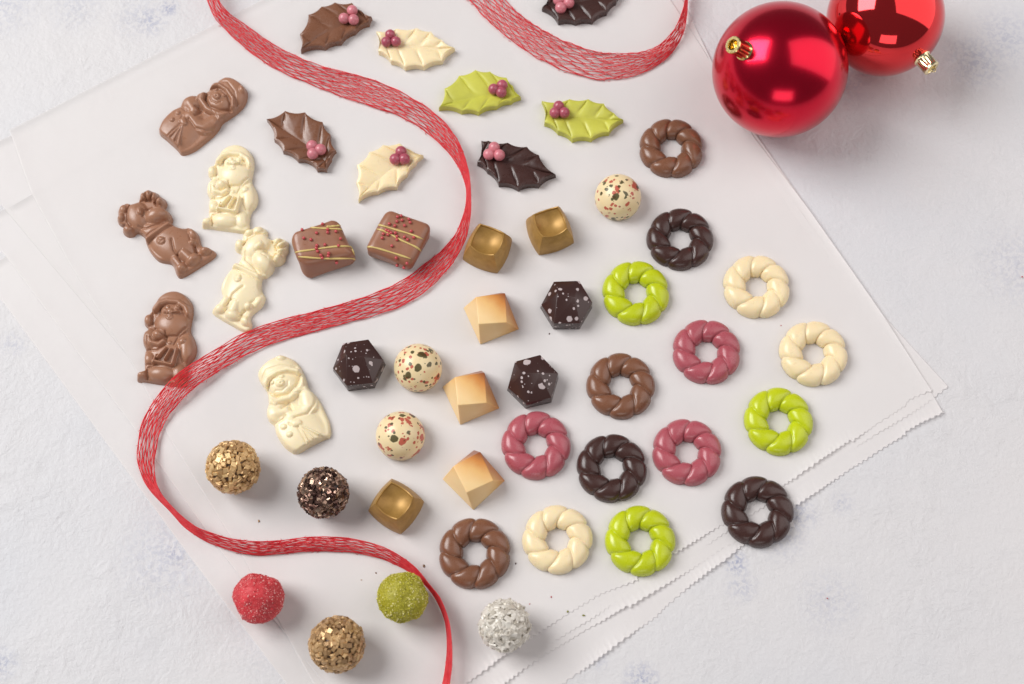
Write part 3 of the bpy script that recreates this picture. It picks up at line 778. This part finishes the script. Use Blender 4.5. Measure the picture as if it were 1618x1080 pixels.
santa = relief((180, 440, 6.0),
    [(215, 950), (232, 900), (285, 872), (288, 800), (292, 705), (300, 670), (275, 600), (288, 520), (325, 480), (288, 425), (295, 365), (345, 325), (380, 260), (430, 180), (510, 128), (600, 120), (680, 160), (733, 230), (745, 320), (728, 420), (722, 500), (760, 580), (778, 660), (762, 740), (710, 810), (688, 900), (672, 1015), (500, 1002), (400, 990), (300, 975), (228, 970)],
    [('E', 570, 225, 180, 115, 0, 13, 3), ('E', 510, 720, 220, 200, 0, 11, 3), ('E', 560, 440, 175, 140, 0, 17, 2), ('E', 560, 330, 130, 110, 0, 14, 2),
     ('C', [(400, 305), (445, 250), (520, 228), (620, 238), (690, 290), (715, 345)], 38, 14, 1), ('G', [(410, 335), (460, 285), (530, 262), (610, 270), (665, 310)], 9, 3),
     ('E', 335, 400, 52, 66, 0, 13, 1), ('G', [(375, 330), (372, 440)], 9, 3), ('A', [(520, 292), (521, 292)], 26, 3), ('A', [(620, 290), (622, 290)], 30, 3.5), ('A', [(545, 335), (552, 335)], 30, 4.5),
     ('C', [(500, 340), (530, 352)], 16, 19, 1), ('C', [(575, 345), (620, 340)], 16, 19, 1), ('A', [(540, 385), (548, 385)], 34, 2.5), ('G', [(450, 290), (448, 355)], 8, 2.5), ('G', [(515, 372), (550, 400), (580, 372)], 6, 1.5),
     ('E', 345, 585, 85, 115, 0, 14, 1.5), ('E', 430, 545, 66, 58, 0, 18, 1), ('C', [(365, 620), (440, 640), (480, 610)], 34, 14, 1), ('G', [(360, 570), (385, 605), (440, 608), (490, 580)], 8, 3),
     ('G', [(330, 560), (330, 640), (360, 680)], 8, 2), ('G', [(500, 520), (510, 590)], 10, 4), ('G', [(300, 690), (420, 690), (500, 640)], 9, 3), ('G', [(400, 480), (500, 560), (610, 555), (690, 480)], 9, 3),
     ('E', 690, 670, 85, 150, 0, 14, 1.5), ('E', 665, 610, 62, 50, 30, 16, 1), ('G', [(610, 570), (580, 640)], 8, 2.5), ('G', [(650, 680), (640, 740), (660, 800)], 8, 2.5),
     ('E', 345, 770, 70, 75, 0, 13, 1.5), ('E', 460, 905, 145, 85, 0, 16, 1.5), ('E', 620, 900, 80, 100, 0, 12, 1.5), ('E', 275, 922, 62, 52, 10, 15, 1), ('G', [(320, 870), (322, 960)], 9, 4), ('G', [(300, 825), (390, 825)], 8, 2.5),
     ('C', [(510, 680), (430, 770)], 17, 18, .8), ('C', [(555, 690), (500, 785)], 15, 18, .8), ('C', [(610, 690), (570, 830)], 19, 18, .8), ('C', [(390, 800), (460, 815), (560, 835)], 20, 17, .8), ('C', [(420, 745), (385, 820)], 16, 17, .8),
     ('G', [(330, 850), (450, 850), (560, 870)], 8, 2.5), ('A', [(540, 620), (541, 620)], 20, 2.5)], 10)
GN = 'moulded figure chocolates in a pointed hat and beard'
sa = figure('santa_chocolate', santa, M['milk_relief'], 'milk chocolate bearded santa whose foot the ribbon covers', GN)
figure('santa_chocolate', None, M['ivory'], 'ivory white chocolate bearded santa standing between the two reindeer', GN, (365.5, 297), 0, 0.985, sa)

deer = relief((160, 210, 4.909),
    [(122, 665), (136, 640), (128, 610), (148, 572), (175, 552), (205, 543), (232, 552), (252, 556), (285, 538), (300, 495), (322, 462), (365, 438), (400, 452), (430, 462), (455, 490), (488, 508), (505, 548), (492, 590), (515, 605), (535, 630), (548, 670), (545, 705), (620, 740), (690, 735), (745, 780), (770, 860), (800, 888), (850, 898), (885, 925), (865, 965), (760, 1035), (680, 1085), (612, 1117), (582, 1090), (548, 1015), (450, 990), (385, 925), (350, 855), (335, 805), (300, 778), (272, 772), (248, 792), (210, 798), (178, 780), (165, 748), (188, 722), (160, 718), (134, 698)],
    [('E', 555, 850, 215, 150, -30, 17, 3), ('E', 400, 760, 100, 80, 0, 13, 3), ('E', 285, 650, 100, 125, 20, 17, 2), ('E', 440, 650, 112, 72, 20, 22, 1.5),
     ('E', 178, 600, 42, 45, 0, 12, 1), ('E', 158, 660, 36, 42, 0, 12, 1), ('E', 215, 755, 50, 45, 0, 14, 1), ('E', 330, 505, 28, 42, 15, 13, .8), ('E', 372, 490, 26, 44, 0, 14, .8), ('E', 418, 512, 26, 42, -20, 14, .8), ('E', 462, 548, 34, 36, 0, 18, .8),
     ('G', [(300, 540), (360, 530), (410, 535), (440, 570)], 9, 4.5), ('G', [(232, 560), (205, 620), (208, 690), (235, 735)], 10, 5.5), ('G', [(350, 465), (355, 520)], 6, 2.5), ('G', [(395, 465), (392, 520)], 6, 2.5), ('G', [(440, 485), (425, 525)], 6, 2.5), ('G', [(335, 670), (345, 615), (400, 590)], 8, 2.5), ('A', [(315, 625), (318, 640)], 22, 4.5), ('G', [(285, 600), (330, 590)], 6, 1.0), ('G', [(390, 640), (420, 615), (440, 612)], 8, 2), ('G', [(440, 705), (500, 690)], 7, 1.5),
     ('G', [(300, 740), (360, 760), (430, 730), (530, 710)], 9, 3), ('C', [(355, 850), (430, 795), (500, 745), (560, 705)], 26, 16, 1), ('G', [(350, 870), (440, 820), (560, 735)], 7, 2.5), ('G', [(340, 820), (420, 775), (530, 712)], 6, 1.5),
     ('A', [(470, 855), (485, 860)], 26, 4), ('G', [(455, 850), (480, 870), (510, 845)], 7, 2),
     ('G', [(560, 850), (575, 930), (600, 960)], 12, 3.5), ('E', 715, 790, 50, 55, 0, 13, 1.5), ('C', [(640, 930), (700, 990)], 46, 14, 1.5), ('C', [(580, 990), (620, 1040)], 42, 12, 1.5), ('G', [(600, 960), (640, 1030), (640, 1070)], 9, 4),
     ('G', [(640, 920), (600, 960)], 6, 1.5), ('E', 720, 990, 72, 44, 38, 18, 1), ('E', 812, 920, 52, 40, 30, 16, 1), ('E', 625, 1055, 50, 44, 40, 15, 1), ('G', [(720, 860), (740, 930), (755, 950)], 11, 5), ('E', 712, 865, 34, 34, 0, 16, 1), ('G', [(690, 800), (700, 850)], 8, 2)], 10)
GD = 'moulded reindeer chocolates'
de = figure('reindeer_chocolate', deer, M['milk_relief'], 'milk chocolate reindeer at far left, its muzzle pointing right', GD)
figure('reindeer_chocolate', None, M['ivory'], 'ivory white chocolate reindeer beside the left square praline', GD, (397, 440), -66, 1.0, de)

# ------------------------------------------------------------------ coated truffles
def sphere_pts(n):
    i = np.arange(n) + .5; ph = np.arccos(1 - 2 * i / n); th = math.pi * (1 + 5 ** .5) * i
    p = np.c_[np.cos(th) * np.sin(ph), np.sin(th) * np.sin(ph), np.cos(ph)]; p += rng.normal(0, .35 / math.sqrt(n) * 1.8, p.shape)
    return p / np.linalg.norm(p, axis=1)[:, None]
def flakes(R, n, size, thick, tilt, shape_j=.3):
    vs = []; f = []
    for p in sphere_pts(n):
        d = np.array(p); a = np.cross(d, rng.normal(size=3)); a /= np.linalg.norm(a); b = np.cross(d, a)
        nrm = d + rng.normal(0, tilt, 3); nrm /= np.linalg.norm(nrm); a = a - nrm * (a @ nrm); a /= np.linalg.norm(a); b = np.cross(nrm, a)
        w_ = size * rng.uniform(.6, 1.25); l = size * rng.uniform(.75, 1.8) * .8; t_ = thick * rng.uniform(.7, 1.4)
        c0 = d * (R + rng.uniform(-1.0, .6)); k0 = len(vs)
        for (sz, q) in ((-1, 1.0), (.45, 1.0), (1, .72)):
            for (sx, sy) in ((-1, -1), (1, -1), (1, 1), (-1, 1)):
                jj = 1 + rng.uniform(-shape_j, shape_j) * .6
                vs.append(c0 + a * sx * l / 2 * q * jj + b * sy * w_ / 2 * q * jj + nrm * sz * t_ / 2)
        for L in (0, 4):
            for k in range(4): f.append((k0 + L + k, k0 + L + (k + 1) % 4, k0 + L + 4 + (k + 1) % 4, k0 + L + 4 + k))
        f.append((k0 + 8, k0 + 9, k0 + 10, k0 + 11)); f.append((k0 + 3, k0 + 2, k0 + 1, k0))
    return np.array(vs), f
def truffle(u, v_, r, kind, label):
    p = unproj(u, v_, BASE + r); r = r * depth_at(p) / F; p = unproj(u, v_, BASE + r)
    root = empty('coated_truffle', (p[0], p[1], BASE))
    bm = bmesh.new()
    if kind in ('red', 'green'):
        bmesh.ops.create_icosphere(bm, subdivisions=5, radius=r - 1.6)
        from mathutils import noise as mn
        flat = [Vector(q).normalized() for q in rng.normal(size=(9 if kind == 'red' else 6, 3))]
        off = Vector((u, v_, 0)) * .13
        for x in bm.verts:
            d = x.co.normalized(); k = r - 1.6
            for q in flat:
                e = d.dot(q)
                if e > .80: k = min(k, (r - 1.6) * (.88 if kind == 'red' else .92) / e)
            k += 1.3 * mn.noise(d * 3 + off) + .9 * mn.noise(d * 9 + off) + .8 * mn.noise(d * 22 + off)
            x.co = d * k
        surf = BVHTree.FromBMesh(bm)
        from_bm('truffle_core', bm, M['core_' + kind], (0, 0, r), parent=root)
        vs = []; f = []
        for d in sphere_pts(3800):
            h = surf.ray_cast(Vector((0, 0, 0)), Vector(d)); c0 = np.array(h[0]) if h[0] else d * r
            k0 = len(vs); s = abs(rng.normal(0, .45)) + .45
            q = rng.normal(size=(3, 3)); q, _ = np.linalg.qr(q)
            el = (1.6 if kind == 'green' else 1.0)
            for e in ((el, 0, 0), (-el, 0, 0), (0, 1, 0), (0, -1, 0), (0, 0, 1), (0, 0, -1)): vs.append(c0 + q @ (np.array(e) * s))
            for t_ in ((0, 2, 4), (2, 1, 4), (1, 3, 4), (3, 0, 4), (2, 0, 5), (1, 2, 5), (3, 1, 5), (0, 3, 5)): f.append([k0 + z for z in t_])
        o = mk('sugar_coating', vs, f, M[kind + '_grain'], (0, 0, r), parent=root, smooth=False)
    else:
        cm, fm, n, size, th, tilt = {'gold': ('core_brown', 'gold_nib', 340, 7.6, 5.0, .13), 'tan': ('core_brown', 'tan_nib', 370, 7.4, 4.8, .17),
                                     'bronze': ('core_dark', 'bronze_nib', 520, 6.4, 3.2, .42), 'silver': ('core_grey', 'silver_nib', 430, 8.6, 2.6, .36)}[kind]
        bmesh.ops.create_icosphere(bm, subdivisions=4, radius=r - 4.2)
        from_bm('truffle_core', bm, M[cm], (0, 0, r), parent=root)
        vs, f = flakes(r - 3.0, n, size, th, tilt)
        mk('nib_coating', vs, f, M[fm], (0, 0, r), parent=root, smooth=False)
    tag(root, label, 'truffle', 'crumb coated truffles')
truffle(368, 738, 43, 'gold', 'golden nib coated truffle right of the ribbon bend')
truffle(511, 778, 41.5, 'bronze', 'shiny bronze nib coated truffle left of a gold bonbon')
truffle(408, 944, 42, 'red', 'red sugar coated truffle below the ribbon')
truffle(532, 1018, 45, 'tan', 'tan brown nib coated truffle nearest the bottom edge')
truffle(636, 943, 41.5, 'green', 'green crumb coated truffle tucked against the ribbon')
truffle(797, 988, 41.5, 'silver', 'silvery white flake coated truffle by the cut paper edge')

# ------------------------------------------------------------------ baubles
cam_r = np.array([1.0, 0, 0]); cam_u = np.array([0, ct, st]); cam_b = np.array([0, -st, ct])
def bauble(u, v_, r, mat, capmat, off, label, loopy, zs):
    z0 = BASE
    for _ in range(4):
        p = unproj(u, v_, z0 + r * 1.0); rr = r * depth_at(p) / F; p = unproj(u, v_, z0 + rr)
    vb = np.array([0, -F * st, F * ct]) - p; vb /= np.linalg.norm(vb); vr = np.cross([0, 1, 0], vb); vr = np.cross(cam_u, vb); vr /= np.linalg.norm(vr); vu = np.cross(vb, vr)
    root = empty('christmas_bauble', (p[0], p[1], z0))
    bm = bmesh.new(); bmesh.ops.create_uvsphere(bm, u_segments=128, v_segments=80, radius=rr)
    from_bm('ball', bm, mat, (0, 0, rr), parent=root)
    ox, oy = off; oz = math.sqrt(max(0.0, 1 - ox * ox - oy * oy)); d = vr * ox + vu * oy + vb * oz
    # cap: fluted sleeve with an open end
    q = Vector(d).to_track_quat('Z', 'Y').to_matrix()
    n = 60; prof = [(13.5, -3), (14.5, 0), (15, 1.5), (13, 3), (12.2, 4), (12.4, 17), (13.6, 18), (13.6, 20.5), (12.4, 21.3), (8.6, 21.3), (7.6, 20), (7.6, 8), (0, 8)]
    sc_ = 1.0; vs = []; f = []
    for i, (pr, pz) in enumerate(prof):
        for k in range(n):
            fl = 1.0 + (0.075 * math.cos(k / n * 2 * math.pi * 12) if 4 <= i <= 5 else 0)
            a = 2 * math.pi * k / n
            vs.append(tuple(q @ Vector((pr * sc_ * fl * math.cos(a), pr * sc_ * fl * math.sin(a), (pz * zs if pz > 3 else pz) + rr - 1))))
    for i in range(len(prof) - 1):
        for k in range(n): f.append((i * n + k, i * n + (k + 1) % n, (i + 1) * n + (k + 1) % n, (i + 1) * n + k))
    mk('cap', vs, f, capmat, (0, 0, rr), parent=root, sharp=40)
    pts = []
    for k in range(25):
        a = math.pi * k / 24; pts.append(np.array(q @ Vector((5.5 * math.cos(a), 0, rr + 17 * zs + 12 * math.sin(a) * loopy))))
    vs, f = tube(np.array(pts), 0.9, 6); mk('hanging_loop', vs, f, capmat, (0, 0, rr), parent=root)
    tag(root, label, 'bauble', 'shiny red christmas baubles')
bauble(1232, 110, 106, M['bauble'], M['cap'], (-0.50, 0.285), 'large glossy red bauble with its gold cap facing left', 0.05, 1.65)
bauble(1398.5, 28, 91, M['bauble2'], M['cap_pale'], (0.61, -0.70), 'mirror red bauble cut off by the top edge, cap pointing down right', 0.9, 1.25)

# ------------------------------------------------------------------ net ribbons
def ribbon(pairs, label, seed, strands=15, layers=2):
    r = np.random.default_rng(seed)
    A = []; B = []
    for (ux, uy, dx, dy, zu, zd) in pairs:
        A.append(unproj(ux, uy, BASE + .8 + zu)); B.append(unproj(dx, dy, BASE + .8 + zd))
    A, B = np.array(A), np.array(B); Mid = (A + B) / 2
    L = np.r_[0, np.cumsum(np.linalg.norm(np.diff(Mid, axis=0), axis=1))]
    dense = 60 * len(A); A = smoothpath(A, dense); B = smoothpath(B, dense); Mid = (A + B) / 2
    L = np.r_[0, np.cumsum(np.linalg.norm(np.diff(Mid, axis=0), axis=1))]
    n = int(L[-1] / 3.2); s = np.linspace(0, L[-1], n)
    A = np.array([np.interp(s, L, A[:, k]) for k in range(3)]).T; B = np.array([np.interp(s, L, B[:, k]) for k in range(3)]).T
    VS = []; FS = []; base = 0
    for lay in range(layers):
        per = 40 + 9 * lay
        for i in range(strands):
            ph = s / per + .5 * (i % 2) + lay * .3 + .25 * np.sin(s / 190 + i)
            tri = 2 * np.abs((ph % 1) - .5) * 2 - 1
            tri = np.clip(tri * 1.5, -1, 1)
            wob = np.interp(s, np.linspace(0, s[-1], 60), r.uniform(-.35, .35, 60))
            if i in (0, strands - 1): tri = tri * .35
            w_ = np.clip((i + .5 + .52 * tri + wob) / strands, 0.0, 1.0)
            zz = np.interp(s, np.linspace(0, s[-1], 150), r.uniform(0, 2.4, 150)) + lay * 1.2
            pts = A * (1 - w_)[:, None] + B * w_[:, None]; pts[:, 2] += zz + 2.5 * 4 * w_ * (1 - w_) + .3
            rad = .52 if 0 < i < strands - 1 else .7
            vs, f = tube(pts, rad, 4)
            VS += vs; FS += [tuple(base + q for q in z) for z in f]; base += len(vs)
    # loose fibre ends along the net
    for _ in range(int(L[-1] / 9)):
        k = r.integers(2, n - 2); w_ = r.choice([r.uniform(-.02, .06), r.uniform(.94, 1.02)]); p = A[k] * (1 - w_) + B[k] * w_
        out = (A[k] - B[k]) * (1 if w_ < .5 else -1); out = out / (np.linalg.norm(out) + 1e-6)
        tg = A[min(n - 1, k + 1)] - A[k - 1]; tg /= np.linalg.norm(tg) + 1e-6
        e = p + out * r.uniform(.5, 3.0) + tg * r.uniform(-5, 5); e[2] = max(e[2], BASE + .6)
        vs, f = tube(np.array([p, (p + e) / 2 + [0, 0, .6], e]), .35, 3); VS += vs; FS += [tuple(base + q for q in z) for z in f]; base += len(vs)
    VS = np.array(VS); c = VS.mean(0); c[2] = BASE
    o = mk('net_ribbon', VS - c, FS, M['ribbon'], tuple(c)); tag(o, label, 'ribbon', 'red net ribbons'); return o
RB = [(332, -60, 312, -60, 30, 2), (338, -30, 318, -30, 30, 2), (346, 0, 327, 0, 28, 1), (361, 20, 339, 28, 20, 0), (388, 39, 366, 57, 10, 0), (437, 73, 407, 92, 4, 0), (483, 95, 455, 120, 2, 0), (524, 109, 500, 138, 1, 0),
      (568, 119, 542, 154, 0, 0), (614, 136, 585, 169, 0, 0), (654, 156, 628, 184, 1, 0), (684, 177, 664, 203, 4, 0), (709, 201, 692, 226, 10, 0), (728, 231, 714, 250, 20, 0), (740, 268, 730, 277, 30, 0),
      (744, 306, 737, 305, 34, 0), (743, 345, 733, 337, 26, 0), (735, 380, 719, 371, 14, 0), (717, 414, 697, 396, 7, 0), (690, 445, 669, 418, 3, 0), (660, 470, 640, 440, 1, 0), (620, 490, 600, 460, 0, 0), (563, 507, 547, 478, 0, 0),
      (507, 522, 490, 494, 0, 0), (452, 537, 435, 508, 0, 1), (407, 553, 385, 526, 1, 3), (367, 575, 342, 552, 3, 9), (326, 600, 300, 577, 8, 17), (298, 622, 270, 600, 9, 17), (272, 652, 246, 630, 4, 8), (257, 676, 228, 660, 2, 3), (249, 700, 219, 693, 3, 1),
      (245, 730, 217, 725, 8, 0), (246, 756, 224, 752, 15, 0), (256, 781, 239, 777, 24, 0), (277, 805, 269, 808, 28, 0), (297, 823, 291, 832, 28, 0), (318, 836, 318, 851, 26, 0), (355, 848, 352, 866, 22, 0), (397, 855, 397, 877, 20, 0),
      (439, 854, 439, 876, 18, 0), (481, 849, 481, 872, 18, 0), (520, 848, 520, 871, 19, 0), (556, 851, 555, 873, 20, 0), (590, 859, 588, 879, 24, 0), (624, 873, 616, 888, 28, 0), (656, 896, 645, 903, 30, 0), (680, 925, 668, 921, 30, 0),
      (697, 948, 685, 941, 30, 0), (709, 980, 700, 972, 30, 0), (714, 1017, 706, 1003, 30, 0), (714, 1052, 705, 1042, 30, 0), (710, 1082, 699, 1080, 30, 0), (700, 1130, 686, 1125, 30, 0), (690, 1170, 674, 1165, 30, 0)]
ribbon(RB, 'long red net ribbon snaking between the sweets from top to bottom', 5)
RB2 = [(760, -60, 690, -50, 0, 0), (780, -25, 715, -20, 0, 0), (800, 1, 738, 0, 0, 0), (822, 23, 765, 28, 0, 0), (850, 42, 795, 56, 0, 0), (880, 59, 830, 81, 0, 0), (910, 71, 868, 103, 0, 0), (938, 80, 908, 119, 0, 0), (963, 84, 950, 127, 0, 0),
       (992, 84, 990, 124, 2, 0), (1018, 81, 1024, 112, 5, 0), (1042, 71, 1053, 93, 10, 0), (1061, 52, 1073, 68, 17, 0), (1074, 29, 1083, 40, 24, 0), (1082, 0, 1086, 12, 28, 0), (1083, -35, 1086, -18, 30, 0), (1080, -80, 1083, -60, 30, 0)]
ribbon(RB2, 'short red net ribbon loop around the dark holly leaf at the top', 9)

# ------------------------------------------------------------------ crumbs
def crumb(u, v_, s, col, label, cat='crumb'):
    s *= .85
    m = bpy.data.materials.get('crumb_%s' % col) or chocolate('crumb_%s' % col, {'tan': rgb(170, 130, 84), 'brown': rgb(110, 80, 46), 'red': rgb(180, 50, 60), 'green': rgb(130, 130, 50), 'dark': rgb(80, 50, 48)}[col], .5)
    bm = bmesh.new(); bmesh.ops.create_icosphere(bm, subdivisions=2, radius=s)
    for x in bm.verts: x.co = Vector((x.co.x * 1.35, x.co.y * .9, x.co.z * .6)) * random.uniform(.75, 1.2)
    p = unproj(u, v_, BASE)
    o = from_bm('crumb', bm, m, (p[0], p[1], BASE + s * .35), random.uniform(0, 6)); tag(o, label, cat, 'tiny crumbs on the paper')
crumb(409, 823, 1.9, 'tan', 'tan crumb on the paper between gold and bronze truffles')
crumb(670, 894, 2.0, 'brown', 'brown crumb right of the ribbon near the lowest brown ring')
crumb(594, 905, 1.2, 'brown', 'small brown crumb just left of the green truffle')
crumb(571, 916, 1.0, 'tan', 'tiny pale crumb further left of the green truffle')
crumb(815, 890, 1.3, 'dark', 'dark crumb between the brown and white bottom rings')
crumb(871, 943, 1.3, 'red', 'red crumb below the white bottom ring')
crumb(837, 954, 0.9, 'red', 'tiny red crumb just above the silvery truffle')
crumb(897, 966, 1.6, 'green', 'yellow green crumb at the toothed paper edge right of the silvery truffle')
crumb(922, 972, 1.9, 'green', 'dark green crumb below the toothed paper edge')
crumb(868, 527, 1.3, 'dark', 'dark crumb below the uppermost hexagonal chocolate')
crumb(1234, 514, 1.0, 'red', 'tiny reddish crumb between the two right white rings')
crumb(1615, 437, 1.4, 'red', 'red crumb on the plaster at the right edge')
crumb(1307, 945, 1.2, 'red', 'pinkish crumb on bare plaster at lower right')
